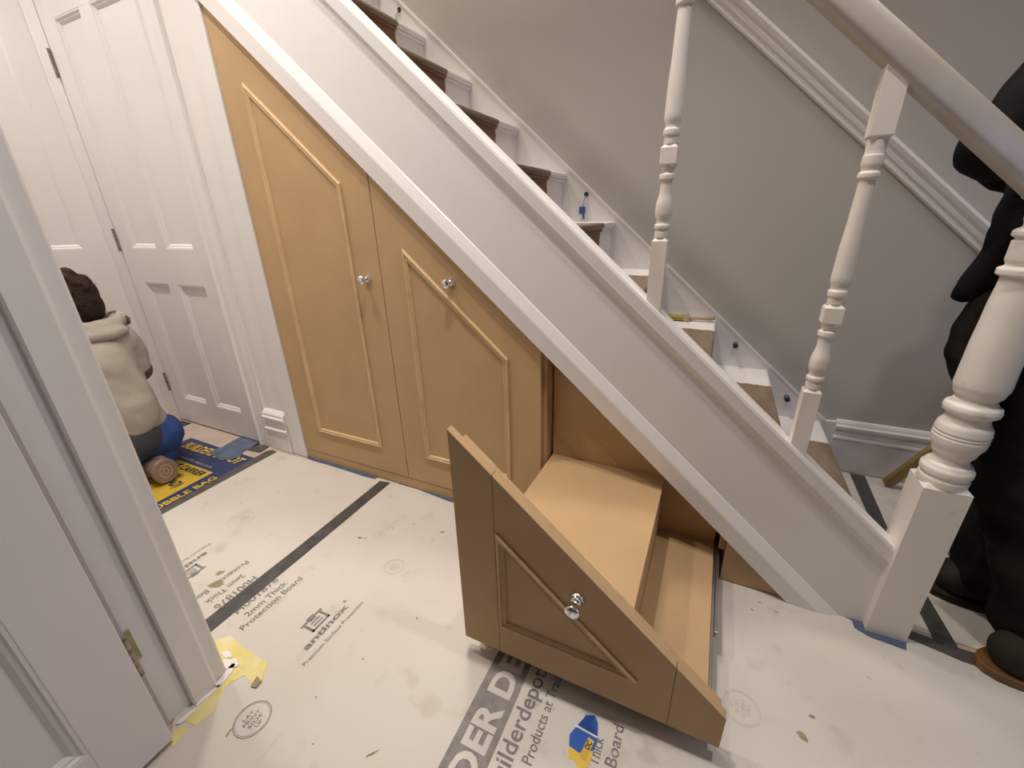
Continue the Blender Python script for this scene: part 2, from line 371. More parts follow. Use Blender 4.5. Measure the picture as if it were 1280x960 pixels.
# ------------------------------------------------------------------ floor coverings
bl = flat('protection_board', [(-2.03, -0.90), (-1.288, -0.90), (-1.288, -0.004), (-2.03, -0.03)], -0.003, FZ, 'board')
tag(bl, 'off-white protection board on the floor between the rubble bag and the black tape', 'floor board', 'floor protection boards')
br = flat('protection_board', [(-1.286, -0.90), (-1.06, -1.06), (-1.06, -3.5), (2.9, -3.5), (2.9, -0.052), (0.66, 0.0), (0.53, -0.002), (-1.286, -0.002)], -0.003, FZ, 'board')
tag(br, 'large off-white printed protection board under the open corner drawer', 'floor board', 'floor protection boards')
bf = flat('protection_board', [(0.60, 0.03), (2.9, -0.03), (2.9, 0.92), (0.60, 0.92)], -0.003, FZ, 'board')
tag(bf, 'white protection board on the floor behind the newel post at the stair foot', 'floor board', 'floor protection boards')
TZ = FZ + 0.0009

HALF = PI / 2
def lay_up(parent, cx, cy, r, m, rev=False, full=True):
    v, f = ring2d(cx, cy, r, 0.0022); o = mesh('print_ring', [(a, b, TZ - 0.0004) for a, b, c in v], f, m, parent)
    v, f = ring2d(cx, cy, r * 0.9, 0.0012); mesh('print_ring', [(a, b, TZ - 0.0004) for a, b, c in v], f, m, parent)
    if full:
        s = -1 if rev else 1; rz = -HALF if rev else HALF
        for i, wd in enumerate(('LAY', 'PRINT', 'SIDE', 'UP')):
            L = r * (0.62, 1.0, 0.85, 0.4)[i]; dx = (-0.42 + 0.30 * i + 0.16) * r
            text(wd, m, parent, cx + s * dx, cy - s * L / 2, L, r * 0.2, rz, TZ, bold=0.0)
def antinox(parent, x, y, s, k=1.0, m='print_grey'):
    # x = baseline of the name, y = its start; s = +1 reads away from the camera, -1 towards it
    rz = HALF if s > 0 else -HALF
    text('antinox', m, parent, x, y, 0.165 * k, 0.021 * k, rz, TZ, bold=0.03)
    text('®', m, parent, x - s * 0.022 * k, y + s * 0.168 * k, 0.010 * k, 0.010 * k, rz, TZ)
    text('Premium Surface Protection', m, parent, x + s * 0.034 * k, y - s * 0.034 * k, 0.228 * k, 0.013 * k, rz, TZ)
    mb = MB()                                  # the stacked beam emblem above the name
    def r(u0, u1, w0, w1):
        a = [(x - s * w0 * k, y + s * u0 * k), (x - s * w0 * k, y + s * u1 * k), (x - s * w1 * k, y + s * u1 * k), (x - s * w1 * k, y + s * u0 * k)]
        mb.xy(a, TZ - 0.0004, TZ)
    r(0.050, 0.116, 0.030, 0.037); r(0.050, 0.058, 0.030, 0.072); r(0.108, 0.116, 0.030, 0.072); r(0.044, 0.122, 0.072, 0.080)
    r(0.066, 0.100, 0.044, 0.049); r(0.066, 0.100, 0.056, 0.061); r(0.072, 0.094, 0.066, 0.072); r(0.070, 0.096, 0.080, 0.086)
    mb.build('print_emblem', m, parent)
antinox(br, -0.930, -0.770, 1)
text('H001876', 'print_grey', br, -1.236, -0.775, 0.150, 0.026, HALF, TZ, bold=0.01)
text('2mm Thick', 'print_grey', br, -1.196, -0.768, 0.145, 0.022, HALF, TZ, bold=0.01)
text('Protection Board', 'print_grey', br, -1.164, -0.805, 0.218, 0.022, HALF, TZ, bold=0.01)
text('H001876', 'print_grey', bl, -1.338, -0.652, 0.140, 0.030, -HALF, TZ, bold=0.01)
text('2mm Thick', 'print_grey', bl, -1.384, -0.662, 0.130, 0.022, -HALF, TZ, bold=0.01)
text('Protection Board', 'print_grey', bl, -1.432, -0.615, 0.215, 0.022, -HALF, TZ, bold=0.01)
antinox(bl, -1.618, -0.650, -1)
# large printed band and the lines beside it, running under the drawer
def strip_print():
    mb = MB(); x0, x1 = -0.418, -0.315; nstr = 26
    y0, y1 = -1.55, -0.505
    for i in range(nstr):
        a = x0 + (x1 - x0) * i / nstr
        mb.xy([(a, y0), (a + (x1 - x0) / nstr * 0.72, y0), (a + (x1 - x0) / nstr * 0.72, y1), (a, y1)], TZ - 0.0004, TZ)
    mb.build('print_band', 'print_grey', br)
strip_print()
text('BUILDER DEPOT', 'board', br, -0.335, -1.045, 0.70, 0.060, HALF, TZ + 0.0006, bold=0.035)
text('builderdepot.co.uk', 'print_grey', br, -0.268, -0.832, 0.43, 0.040, HALF, TZ, bold=0.012)
text('Products at Trade Prices', 'print_grey', br, -0.226, -0.752, 0.315, 0.025, HALF, TZ, bold=0.008)
text('2mm Thick', 'print_grey', br, -0.088, -0.752, 0.122, 0.026, HALF, TZ, bold=0.008)
text('Protection Board', 'print_grey', br, -0.050, -0.860, 0.275, 0.026, HALF, TZ, bold=0.008)
lay_up(br, -0.905, -0.955, 0.044, 'print_grey')
lay_up(br, -0.905, -0.412, 0.036, 'print_pale')
lay_up(bl, -1.667, -0.463, 0.040, 'print_pale', True)
lay_up(br, 0.209, -0.419, 0.044, 'print_pale', True)
# dried marks and scraps on the boards
for (x, y, rx, ry, m, rot) in ((-1.128, -0.352, 0.010, 0.006, 'stain', 0.3), (-1.105, -0.345, 0.006, 0.003, 'stain', 1), (-0.846, -0.192, 0.012, 0.004, 'stain', 0.5), (-0.575, -0.885, 0.014, 0.0025, 'stain', 0.9),
                               (0.338, -0.428, 0.013, 0.007, 'stain_olive', 2.4), (0.365, -0.37, 0.008, 0.004, 'stain', 0.1), (0.247, -0.09, 0.004, 0.003, 'stain', 0), (0.313, -0.069, 0.006, 0.002, 'stain', 0), (0.27, -0.05, 0.004, 0.002, 'stain', 0),
                               (-0.93, -1.0, 0.012, 0.003, 'stain', 1.8), (-0.72, -0.93, 0.003, 0.002, 'stain', 0), (-0.80, -0.85, 0.003, 0.002, 'stain', 0), (-0.76, -0.72, 0.004, 0.002, 'stain', 0.7), (-0.70, -0.55, 0.003, 0.003, 'stain', 0), (-0.98, -0.20, 0.003, 0.002, 'stain', 0)):
    blotch('dirt_mark', x, y, rx, ry, FZ, m, br, rot)
blotch('dirt_mark', -1.425, -0.728, 0.024, 0.014, FZ, 'stain_olive', bl, 0.4); blotch('dirt_mark', -1.461, -0.69, 0.014, 0.009, FZ, 'stain_olive', bl, 0.9)

t = flat('floor_tape', [(-1.312, -0.93), (-1.252, -0.93), (-1.254, -0.5), (-1.262, -0.012), (-1.318, -0.020), (-1.310, -0.5)], FZ, FZ + 0.0014, 'black_tape')
tag(t, 'long black tape strip joining two boards in front of the tall cupboard', 'tape')
t = flat('floor_tape', [(-2.064, -0.92), (-2.022, -0.92), (-2.028, -0.06), (-2.026, -0.036), (-2.07, -0.030), (-2.088, -0.052), (-2.066, -0.50)], FZ - 0.001, FZ + 0.0016, 'dark_tape')
tag(t, 'dark grey tape strip along the edge of the rubble bag', 'tape')
t = flat('masking_tape', [(-1.824, -0.010), (-1.772, -0.016), (-1.50, -0.020), (-1.42, -0.022), (-1.35, -0.018), (-1.35, 0.012), (-1.824, 0.012)], FZ, FZ + 0.001, 'blue_tape')
tag(t, 'blue masking tape along the plinth of the tall cupboard door', 'tape', 'blue masking tapes')
t = flat('masking_tape', [(-1.22, -0.004), (-1.15, 0.002), (-0.94, -0.018), (-0.5, -0.020), (-0.5, 0.012), (-1.22, 0.012)], FZ, FZ + 0.001, 'blue_tape')
tag(t, 'blue masking tape along the plinth behind the open drawer', 'tape', 'blue masking tapes')
t = flat('masking_tape', [(0.490, 0.0), (0.517, -0.010), (0.519, -0.038), (0.55, -0.054), (0.632, -0.062), (0.642, -0.026), (0.66, 0.03), (0.52, 0.03)], FZ, FZ + 0.001, 'blue_tape')
tag(t, 'blue masking tape torn round the foot of the newel post', 'tape', 'blue masking tapes')
t = flat('floor_tape', [(0.640, -0.012), (0.76, -0.040), (1.7, -0.09), (1.7, -0.02), (0.76, 0.006), (0.645, 0.022)], FZ, FZ + 0.0012, 'dark_tape')
tag(t, 'dark tape strip on the floor running from the newel foot to the boot', 'tape')
t = flat('floor_tape', [(0.694, 0.915), (0.751, 0.915), (0.737, 0.50), (0.765, 0.0), (0.715, 0.0), (0.690, 0.50)], FZ + 0.0013, FZ + 0.0024, 'black_tape')
tag(t, 'black tape strip on the floor from the far skirting past the bottom step', 'tape')
# yellow tape and plaster crumbs round the foot of the left door lining
yt = empty('yellow_tape', (-1.04, -0.95, FZ), label='torn yellow tape with white filler at the foot of the left door frame', cat='tape')
def yp(name, pts, z0, z1, m):
    return flat(name, [(a + 1.04, b + 0.95) for a, b in pts], z0, z1, m, yt)
yp('tape_strip', [(-1.21, -0.86), (-1.185, -0.832), (-1.10, -0.842), (-1.0, -0.842), (-0.968, -0.886), (-0.985, -0.900), (-1.03, -0.892), (-1.04, -0.915), (-1.20, -0.905)], 0, 0.0012, 'yellow_tape')
yp('tape_strip', [(-1.075, -0.905), (-1.040, -0.905), (-1.048, -0.935), (-1.012, -0.985), (-1.020, -1.025), (-1.055, -1.030), (-1.065, -0.99)], 0, 0.001, 'yellow_tape')
yp('tape_strip', [(-1.055, -1.040), (-1.030, -1.040), (-1.022, -1.075), (-1.052, -1.075)], 0, 0.001, 'yellow_tape')
yp('tape_curl', [(-0.992, -0.880), (-0.968, -0.884), (-0.966, -0.902), (-0.982, -0.906)], 0.001, 0.005, 'stain_olive')
for (x, y, rx, ry, rot) in ((-1.075, -0.915, 0.035, 0.010, 1.9), (-1.10, -0.89, 0.030, 0.016, 0.4), (-1.065, -0.965, 0.03, 0.006, 1.5), (-1.062, -1.02, 0.025, 0.006, 1.4), (-1.13, -0.875, 0.02, 0.008, 0.1)):
    blotch('filler', x + 1.04, y + 0.95, rx, ry, 0.001, 'plaster', yt, rot, 14, 0.22, 0.004)

# rubble bag spread flat on the floor
bag = empty('rubble_bag', (-2.4, -0.35, FZ - 0.003), label='blue and yellow printed rubble bag spread flat beside the kneeling worker', cat='bag')
BX, BY = 2.4, 0.35
def bagp(name, pts, z0, z1, m): return flat(name, [(a + BX, b + BY) for a, b in pts], z0, z1, m, bag)
def bagt(body, m, x, y, L, h, rz, **kw): return text(body, m, bag, x + BX, y + BY, L, h, rz, 0.0042, **kw)
bagp('bag_sheet', [(-2.645, -0.125), (-2.40, -0.128), (-2.075, -0.122), (-2.055, -0.92), (-2.75, -0.92), (-2.66, -0.21)], 0.0, 0.002, 'bag_blue')
bagp('yellow_panel', [(-2.53, -0.300), (-2.152, -0.300), (-2.142, -0.575), (-2.14, -0.92), (-2.55, -0.92)], 0.002, 0.003, 'bag_yellow')
bagt('BUILDERS DEPOT', 'bag_yellow', -2.590, -0.212, 0.485, 0.052, 0.02, bold=0.03, shear=0.25)
bagt('www.builderdepot.co.uk', 'print_soft', -2.50, -0.283, 0.30, 0.020, 0.0)
bagt('PLUS CARRIER', 'print_black', -2.470, -0.350, 0.295, 0.036, 0.0, bold=0.03, shear=0.2)
bagt('BUILDERS', 'print_black', -2.40, -0.392, 0.14, 0.018, 0.0, bold=0.02)
bagt('(INSTEAD)', 'print_black', -2.40, -0.455, 0.215, 0.042, 0.0, bold=0.03, shear=0.2)
bagt('RUBBLE BAG', 'bag_yellow', -2.078, -0.620, 0.300, 0.034, HALF, bold=0.03)
sm = bagp('dust_smear', [(-2.375, -0.187), (-2.36, -0.12), (-2.373, -0.063), (-2.376, -0.006), (-2.227, -0.006), (-2.19, -0.014), (-2.196, -0.045), (-2.209, -0.104), (-2.162, -0.149), (-2.197, -0.196), (-2.268, -0.207)], 0.0045, 0.006, 'dust_blue')
bagp('dark_scrap', [(-2.99, -0.06), (-2.944, -0.012), (-2.85, -0.012), (-2.856, -0.066), (-2.92, -0.085)], 0.0, 0.004, 'dark_shirt')
bagp('dark_scrap', [(-2.21, -0.012), (-2.12, -0.012), (-2.11, -0.075), (-2.20, -0.085)], 0.0045, 0.006, 'dark_tape')

# blue and yellow sticker on the boards before the drawer
st = empty('sticker', (-0.13, -0.65, FZ), label='small blue and yellow torn sticker on the floor in front of the drawer', cat='sticker')
def stp(name, pts, z0, z1, m): return flat(name, [(a + 0.13, b + 0.65) for a, b in pts], z0, z1, m, st)
stp('blue_half', [(-0.166, -0.655), (-0.150, -0.618), (-0.142, -0.598), (-0.122, -0.590), (-0.110, -0.603), (-0.102, -0.640), (-0.105, -0.664), (-0.135, -0.682), (-0.160, -0.678)], 0.0, 0.0016, 'sticker_blue')
stp('yellow_half', [(-0.160, -0.678), (-0.135, -0.682), (-0.105, -0.664), (-0.106, -0.690), (-0.112, -0.706), (-0.126, -0.714), (-0.140, -0.700), (-0.154, -0.702)], 0.0, 0.0014, 'sticker_yellow')
stp('pale_line', [(-0.158, -0.628), (-0.104, -0.632), (-0.103, -0.636), (-0.160, -0.633)], 0.0016, 0.0019, 'plaster')
lb = stp('small_label', [(-0.133, -0.690), (-0.117, -0.692), (-0.108, -0.645), (-0.123, -0.642)], 0.0016, 0.0020, 'bag_yellow')
text('DC', 'print_black', st, -0.115 + 0.13, -0.668 + 0.65, 0.018, 0.011, 1.40, 0.0024, bold=0.03)

# ------------------------------------------------------------------ staircase
stair = empty('staircase', (0, 0, 0), label='white staircase with bare brown steps rising to the left above the cupboards', cat='staircase')
XT = -2.05
XN = 0.548                                          # left face of the newel
sweep([(0.230, -0.004), (0.560, -0.004), (0.560, 0.036), (0.230, 0.036)], XT, XN + 0.005, 'string_board', 'white_satin', stair)
sweep([(0.2275, 0.010), (0.2275, -0.010), (0.2305, -0.019), (0.283, -0.022), (0.288, -0.021), (0.318, -0.007), (0.321, -0.004), (0.321, 0.010)], XT, 0.515, 'lower_trim', 'white_gloss', stair)
sweep([(0.525, 0.0), (0.525, -0.004), (0.533, -0.008), (0.543, -0.019), (0.575, -0.020), (0.582, -0.017), (0.584, -0.010), (0.584, 0.044), (0.525, 0.044)], XT, XN + 0.005, 'string_capping', 'white_satin', stair)
ST = 0.03
for k in range(1, 12):
    xk = 0.535 - 0.2545 * (k - 1); zk = 0.232 + 0.2228 * (k - 1)
    MB().xz([(xk - 0.008, zk - 0.026), (xk - 0.001, zk - 0.020), (xk, zk - 0.013), (xk - 0.002, zk - 0.004), (xk - 0.008, zk), (xk - 0.2545 - 0.022, zk), (xk - 0.2545 - 0.022, zk - 0.026)], ST, 0.936).build('tread', 'tread_mat', stair)
    box('riser', xk - 0.036, xk - 0.020, ST, 0.936, zk - 0.2228 if k > 1 else FZ, zk - 0.026, 'riser_mat', stair)
    if k >= 3: box('scotia', xk - 0.020, xk - 0.010, ST, 0.936, zk - 0.038, zk - 0.026, 'riser_mat', stair, 0.003)
# string on the far wall with plumb foot
MB().xz([(XT - 0.5, zs(0.10, XT - 0.5)), (0.10, FZ), (0.60, FZ), (0.60, 0.245), (0.555, zs(0.548, 0.555)), (XT - 0.5, zs(0.548, XT - 0.5))], 0.934, 0.95).build('wall_string', 'white_satin', stair, bevel=0.002)
sweep([(0.540, 0.93), (0.549, 0.93), (0.549, 0.95), (0.540, 0.95)], XT - 0.5, 0.56, 'string_edge', 'white_gloss', stair)
# soffit closing the underside of the steps
sweep([(0.245, 0.036), (0.255, 0.036), (0.255, 0.94), (0.245, 0.94)], XT, 0.30, 'soffit', 'mdf', stair)

def square_turn(parent, cx, cy, spec, m, name_b='block', name_t='turning', n=28):
    # spec: ('b', z0, z1, half, chamfer) square blocks, ('t', [(r, z) ...]) turned lengths
    for s in spec:
        if s[0] == 'b':
            _, z0, z1, h, ch = s
            mb = MB(); pts = []
            rings = [(z0, h - ch if s[4] and z0 > 0.01 and len(s) < 6 else h), (z0 + (ch if z0 > 0.01 else 0.0001), h), (z1 - ch, h), (z1, h - ch)]
            v = []; f = []
            for z, hh in rings: v += [(cx - hh, cy - hh, z), (cx + hh, cy - hh, z), (cx + hh, cy + hh, z), (cx - hh, cy + hh, z)]
            for j in range(3):
                for i in range(4): f.append((4 * j + i, 4 * j + (i + 1) % 4, 4 * j + 4 + (i + 1) % 4, 4 * j + 4 + i))
            f += [(3, 2, 1, 0), (12, 13, 14, 15)]
            mesh(name_b, v, f, m, parent, bevel=0.0012)
        else:
            prof = []
            p = s[1]
            for i in range(len(p) - 1):                        # smooth interpolation between the profile points
                (r0, z0), (r1, z1) = p[i], p[i + 1]
                for q in range(4):
                    u = q / 4; w = (1 - math.cos(PI * u)) / 2
                    prof.append((r0 + (r1 - r0) * w, z0 + (z1 - z0) * u))
            prof.append(p[-1])
            MB().lathe(prof, n, (cx, cy)).build(name_t, m, parent, smooth=True)

def baluster(cx, zb, ztop):
    root = empty('baluster', (0, 0, 0)); root.parent = stair
    cy = 0.012; h = 0.0205
    # foot cut to the slope of the capping
    v = [(cx - h, cy - h, zs(0.5835, cx - h)), (cx + h, cy - h, zs(0.5835, cx + h)), (cx + h, cy + h, zs(0.5835, cx + h)), (cx - h, cy + h, zs(0.5835, cx - h))]
    z1 = zb + 0.178
    for z, hh in ((z1 - 0.008, h), (z1, h - 0.007)): v += [(cx - hh, cy - hh, z), (cx + hh, cy - hh, z), (cx + hh, cy + hh, z), (cx - hh, cy + hh, z)]
    f = [(3, 2, 1, 0), (8, 9, 10, 11)] + [(4 * j + i, 4 * j + (i + 1) % 4, 4 * j + 4 + (i + 1) % 4, 4 * j + 4 + i) for j in range(2) for i in range(4)]
    mesh('block', v, f, 'primed_wood', root, bevel=0.001)
    b = zb
    square_turn(root, cx, cy, [('t', [(0.018, b + 0.176), (0.018, b + 0.194), (0.0155, b + 0.197), (0.0205, b + 0.203), (0.0205, b + 0.210), (0.016, b + 0.216), (0.0215, b + 0.240), (0.0215, b + 0.256), (0.015, b + 0.296), (0.0145, b + 0.318), (0.0195, b + 0.323), (0.0195, b + 0.333), (0.014, b + 0.338), (0.018, b + 0.354)]),
                               ('b', b + 0.350, b + 0.402, 0.0205, 0.007),
                               ('t', [(0.017, b + 0.400), (0.017, b + 0.420), (0.0205, b + 0.424), (0.0205, b + 0.434), (0.0165, b + 0.440), (0.0215, b + 0.462), (0.0210, b + 0.50), (0.0165, b + 0.62), (0.0150, b + 0.678), (0.0150, b + 0.680), (0.0205, b + 0.685), (0.0205, b + 0.693), (0.016, b + 0.698), (0.0195, b + 0.712), (0.0195, b + 0.728), (0.018, b + 0.730), (0.019, b + 0.766)]),
                               ('b', b + 0.758, ztop, 0.0215, 0.006)], 'primed_wood')
    return root
baluster(0.273, 0.541, 1.445)
baluster(-0.154, 0.921, 1.825)
nw = empty('newel_post', (0, 0, 0)); nw.parent = stair
NX, NY, NH = 0.592, 0.014, 0.047
square_turn(nw, NX, NY, [('b', 0.0, 0.522, NH, 0.016),
                         ('t', [(0.047, 0.505), (0.049, 0.512), (0.0495, 0.528), (0.046, 0.533), (0.051, 0.543), (0.051, 0.553), (0.045, 0.565), (0.036, 0.574), (0.034, 0.582), (0.042, 0.602), (0.0505, 0.628), (0.0515, 0.640), (0.0495, 0.644), (0.0515, 0.648), (0.0495, 0.652), (0.0515, 0.656), (0.050, 0.668), (0.040, 0.690), (0.038, 0.697), (0.050, 0.708), (0.0515, 0.716), (0.050, 0.724), (0.040, 0.734), (0.036, 0.742), (0.044, 0.756), (0.0485, 0.775), (0.0475, 0.85), (0.044, 0.95), (0.040, 1.015), (0.040, 1.018), (0.050, 1.026), (0.050, 1.036), (0.040, 1.044), (0.044, 1.056), (0.044, 1.092), (0.040, 1.096), (0.048, 1.104), (0.048, 1.112), (0.036, 1.122), (0.040, 1.14), (0.042, 1.18)]),
                         ('b', 1.17, 1.30, 0.042, 0.006)], 'newel_wood', n=40)
# handrail
hr = []
for i in range(36):
    a = 2 * PI * i / 36
    cx_, sx_ = math.cos(a), math.sin(a)
    hr.append((1.268 + 0.029 * math.copysign(abs(sx_) ** 0.55, sx_), 0.012 + 0.030 * math.copysign(abs(cx_) ** 0.55, cx_)))
sweep(hr, -0.75, 0.60, 'handrail', 'primed_rail', stair, smooth=True)

# ------------------------------------------------------------------ cupboards under the stairs
cab = empty('under_stair_cupboard', (0, 0, 0), label='brown fibreboard cupboard with two sloping doors under the stairs', cat='cupboard')
NT = 0.2235                                          # top line of the doors
def zt(x): return zs(NT, x)
box('plinth', -1.824, -0.502, 0.002, 0.020, FZ, 0.049, 'mdf', cab)
def knob(parent, x, y, z, s=1.0):
    prof = [(0.0, 0.0), (0.0155, 0.0), (0.0165, 0.003), (0.0125, 0.006), (0.0120, 0.0075), (0.0145, 0.0085), (0.009, 0.012), (0.0065, 0.015), (0.0062, 0.021), (0.009, 0.025), (0.0135, 0.028), (0.0162, 0.032), (0.0160, 0.037), (0.012, 0.0405), (0.006, 0.042), (0.0, 0.0425)]
    prof = [(r * s, h * s) for r, h in prof]; v = []; f = []; n = 24
    for r, h in prof:
        for i in range(n): v.append((x + r * math.cos(2 * PI * i / n), y - h, z + r * math.sin(2 * PI * i / n)))
    for j in range(len(prof) - 1):
        for i in range(n): f.append((j * n + i, j * n + (i + 1) % n, (j + 1) * n + (i + 1) % n, (j + 1) * n + i))
    o = mesh('knob', v, f, 'chrome', parent, smooth=True); o['label'] = 'round chrome knob'
    return o
def cup_door(x0, x1, pan, kx, kz, lab):
    d = MB().xz([(x0, 0.052), (x1, 0.052), (x1, zt(x1)), (x0, zt(x0))], 0.0, 0.020).build('door', 'mdf', cab, bevel=0.001)
    d['label'] = lab
    moulding(pan, 0.0, 'pine_strip', d)
    knob(d, kx, 0.0, kz, 1.05)
    return d
cup_door(-1.8225, -1.1575, [(-1.692, 0.182), (-1.287, 0.182), (-1.287, 1.287), (-1.692, 1.644)], -1.226, 0.948, 'tall sloping door with pine moulding')
cup_door(-1.1545, -0.5025, [(-1.038, 0.186), (-0.626, 0.186), (-0.626, 0.694), (-1.038, 1.062)], -0.842, 0.951, 'shorter sloping door with pine moulding')
# carcass: sides, small infill piece at the foot of the stairs
def side(x0, x1, y0, y1, name='side_panel'):
    xm = max(x0, x1)
    return MB().prism([(y0, FZ), (y1, FZ), (y1, zs(0.24, xm)), (y0, zs(0.24, xm))], x0, x1, lambda p, t: (t, p[0], p[1])).build(name, 'mdf', cab)
side(-1.826, -1.8235, 0.021, 0.92); side(-0.505, -0.487, 0.021, 0.92); side(0.155, 0.172, 0.018, 0.92)
MB().xz([(0.153, FZ), (0.338, FZ), (0.153, zs(0.2265, 0.153))], 0.0, 0.018).build('infill_panel', 'mdf', cab)
MB().xz([(-0.487, FZ), (0.155, FZ), (0.155, zs(0.24, 0.155)), (-0.487, zs(0.24, -0.487))], 0.90, 0.915).build('back_panel', 'mdf', cab)
# little batten behind the infill
box('batten', 0.134, 0.154, 0.03, 0.05, 0.10, 0.175, 'mdf_edge', cab)

# pull-out drawer
dr = empty('pull_out_drawer', (-0.17, -0.57, 0.0), label='triangular brown fibreboard drawer pulled out in front of the stairs', cat='drawer')
def D(o): return o
class DM(MB):
    def build(s, name, m, parent=dr, **kw):
        if parent is dr: s.v = [(a + 0.17, b + 0.57, c) for a, b, c in s.v]
        return MB.build(s, name, m, parent, **kw)
Y0, Y1 = -0.570, -0.549
def ft(x): return 0.722 - 0.862 * (x + 0.5065)
front = DM().xz([(-0.5055, 0.053), (-0.3955, 0.053), (-0.3955, ft(-0.3955)), (-0.5055, ft(-0.5055))], Y0, Y1).build('front', 'mdf', bevel=0.001)
f2 = DM().xz([(-0.3945, 0.053), (0.0405, 0.053), (0.0405, ft(0.0405)), (-0.3945, ft(-0.3945))], Y0, Y1).build('front', 'mdf', bevel=0.001)
DM().xz([(0.0415, 0.053), (0.152, 0.053), (0.152, ft(0.152)), (0.0415, ft(0.0415))], Y0, Y1).build('front', 'mdf', bevel=0.001)
moulding([(a + 0.17, b) for a, b in [(-0.389, 0.160), (-0.034, 0.160), (-0.389, 0.466)]], Y0 + 0.57, 'mdf_edge', f2)
knob(f2, -0.186 + 0.17, Y0 + 0.57, 0.348, 1.12)
# inner front, back and stepped boxes
DM().xz([(-0.480, 0.06), (0.142, 0.06), (0.142, ft(0.142) - 0.006), (-0.480, ft(-0.480) - 0.006)], Y1, Y1 + 0.018).build('inner_front', 'mdf_edge', bevel=0.001)
DM().xz([(-0.481, 0.06), (0.122, 0.06), (0.122, 0.15), (-0.481, 0.66)], 0.075, 0.093).build('back', 'mdf', bevel=0.001)
DM().box(-0.481, -0.066, -0.531, 0.075, 0.282, 0.300).build('shelf', 'mdf', bevel=0.001)
DM().box(-0.084, -0.066, -0.531, 0.075, 0.062, 0.282).build('divider', 'mdf')
DM().box(-0.481, -0.463, -0.531, 0.075, 0.062, 0.282).build('side', 'mdf')
DM().box(-0.066, 0.122, -0.531, 0.075, 0.064, 0.082).build('drawer_floor', 'mdf', bevel=0.001)
DM().box(-0.463, -0.084, -0.531, 0.075, 0.064, 0.082).build('drawer_floor', 'mdf')
DM().box(0.1225, 0.1305, -0.528, 0.075, 0.066, 0.081).build('runner', 'steel', bevel=0.001)
rn = DM().box(0.131, 0.139, -0.30, 0.30, 0.070, 0.090).build('runner', 'steel', bevel=0.001)
DM().box(-0.478, 0.115, -0.54, -0.50, 0.030, 0.0635).build('castor_rail', 'mdf_edge')
for cx_ in (-0.42, 0.06):
    DM().prism([(-0.52 + 0.014 * math.cos(2 * PI * i / 14), 0.0162 + 0.016 * math.sin(2 * PI * i / 14)) for i in range(14)], cx_, cx_ + 0.012, lambda p, t: (t, p[0], p[1])).build('castor', 'black_plastic')

# ------------------------------------------------------------------ small things on the stairs
pb = empty('paint_brush', (-0.06, 0.868, 0.678), 0.0, label='flat paint brush with wooden handle lying on a stair tread', cat='paint brush')
pb.rotation_euler = (0, 0, math.radians(3))
MB().box(-0.130, -0.055, -0.026, 0.026, 0.004, 0.024).build('bristles', 'brush_bristle', pb, bevel=0.006)
MB().box(-0.058, -0.030, -0.028, 0.028, 0.002, 0.027).build('ferrule', 'ferrule', pb, bevel=0.003)
MB().tube([(-0.032, 0, 0.014), (-0.015, 0, 0.015), (0.005, 0, 0.016), (0.04, 0, 0.018), (0.065, 0, 0.019), (0.076, 0, 0.019), (0.080, 0, 0.019)], [0.013, 0.011, 0.009, 0.011, 0.0125, 0.010, 0.005], 12).build('handle', 'brush_handle', pb, smooth=True)

WS = 0.932
def cable(x, z, label, hang, kind):
    c = empty('light_cable' if kind == 'cable' else 'stair_light', (x, WS, z), label=label, cat='cable' if kind == 'cable' else 'light')
    def disc(nm, r, y0, y1, m, dz=0.0, parent=c):
        return MB().prism([(r * math.cos(2 * PI * i / 16), dz + r * math.sin(2 * PI * i / 16)) for i in range(16)], y0, y1, lambda p, t: (p[0], t, p[1])).build(nm, m, parent)
    disc('hole_rim', 0.011, -0.002, 0.0, 'black_plastic')
    if kind == 'cable':
        MB().tube([(0, -0.001, 0), (0.002, -0.012, -0.006), (-0.003, -0.018, -0.02), (-0.010, -0.02, -0.045), (-0.010, -0.022, -hang * 0.6)], 0.0018, 8).build('wire', 'cable_grey', c, smooth=True)
        if hang > 0.05:
            MB().box(-0.025, 0.003, -0.032, -0.012, -hang * 0.98, -hang * 0.6).build('connector', 'cable_blue', c, bevel=0.003)
            MB().tube([(-0.017, -0.022, -hang * 0.95), (-0.021, -0.024, -hang * 1.25)], 0.005, 8).build('wire_tail', 'plaster', c)
            MB().tube([(-0.005, -0.022, -hang * 0.95), (-0.001, -0.024, -hang * 1.25)], 0.005, 8).build('wire_tail', 'cable_blue', c)
    else:
        disc('light_body', 0.0085, -0.026, -0.002, 'cable_grey')
        disc('light_rim', 0.0115, -0.034, -0.026, 'navy_plastic')
    return c
cable(-0.635, 1.249, 'blue cable connector hanging from a hole left of the left baluster', 0.09, 'cable')
cable(-1.648, 2.142, 'short black cable end at the highest visible step', 0.04, 'cable')
cable(0.125, 0.567, 'small black round stair light above the second tread, nearer the paint brush', 0, 'light')
cable(0.379, 0.333, 'navy round stair light behind the right baluster', 0, 'light')

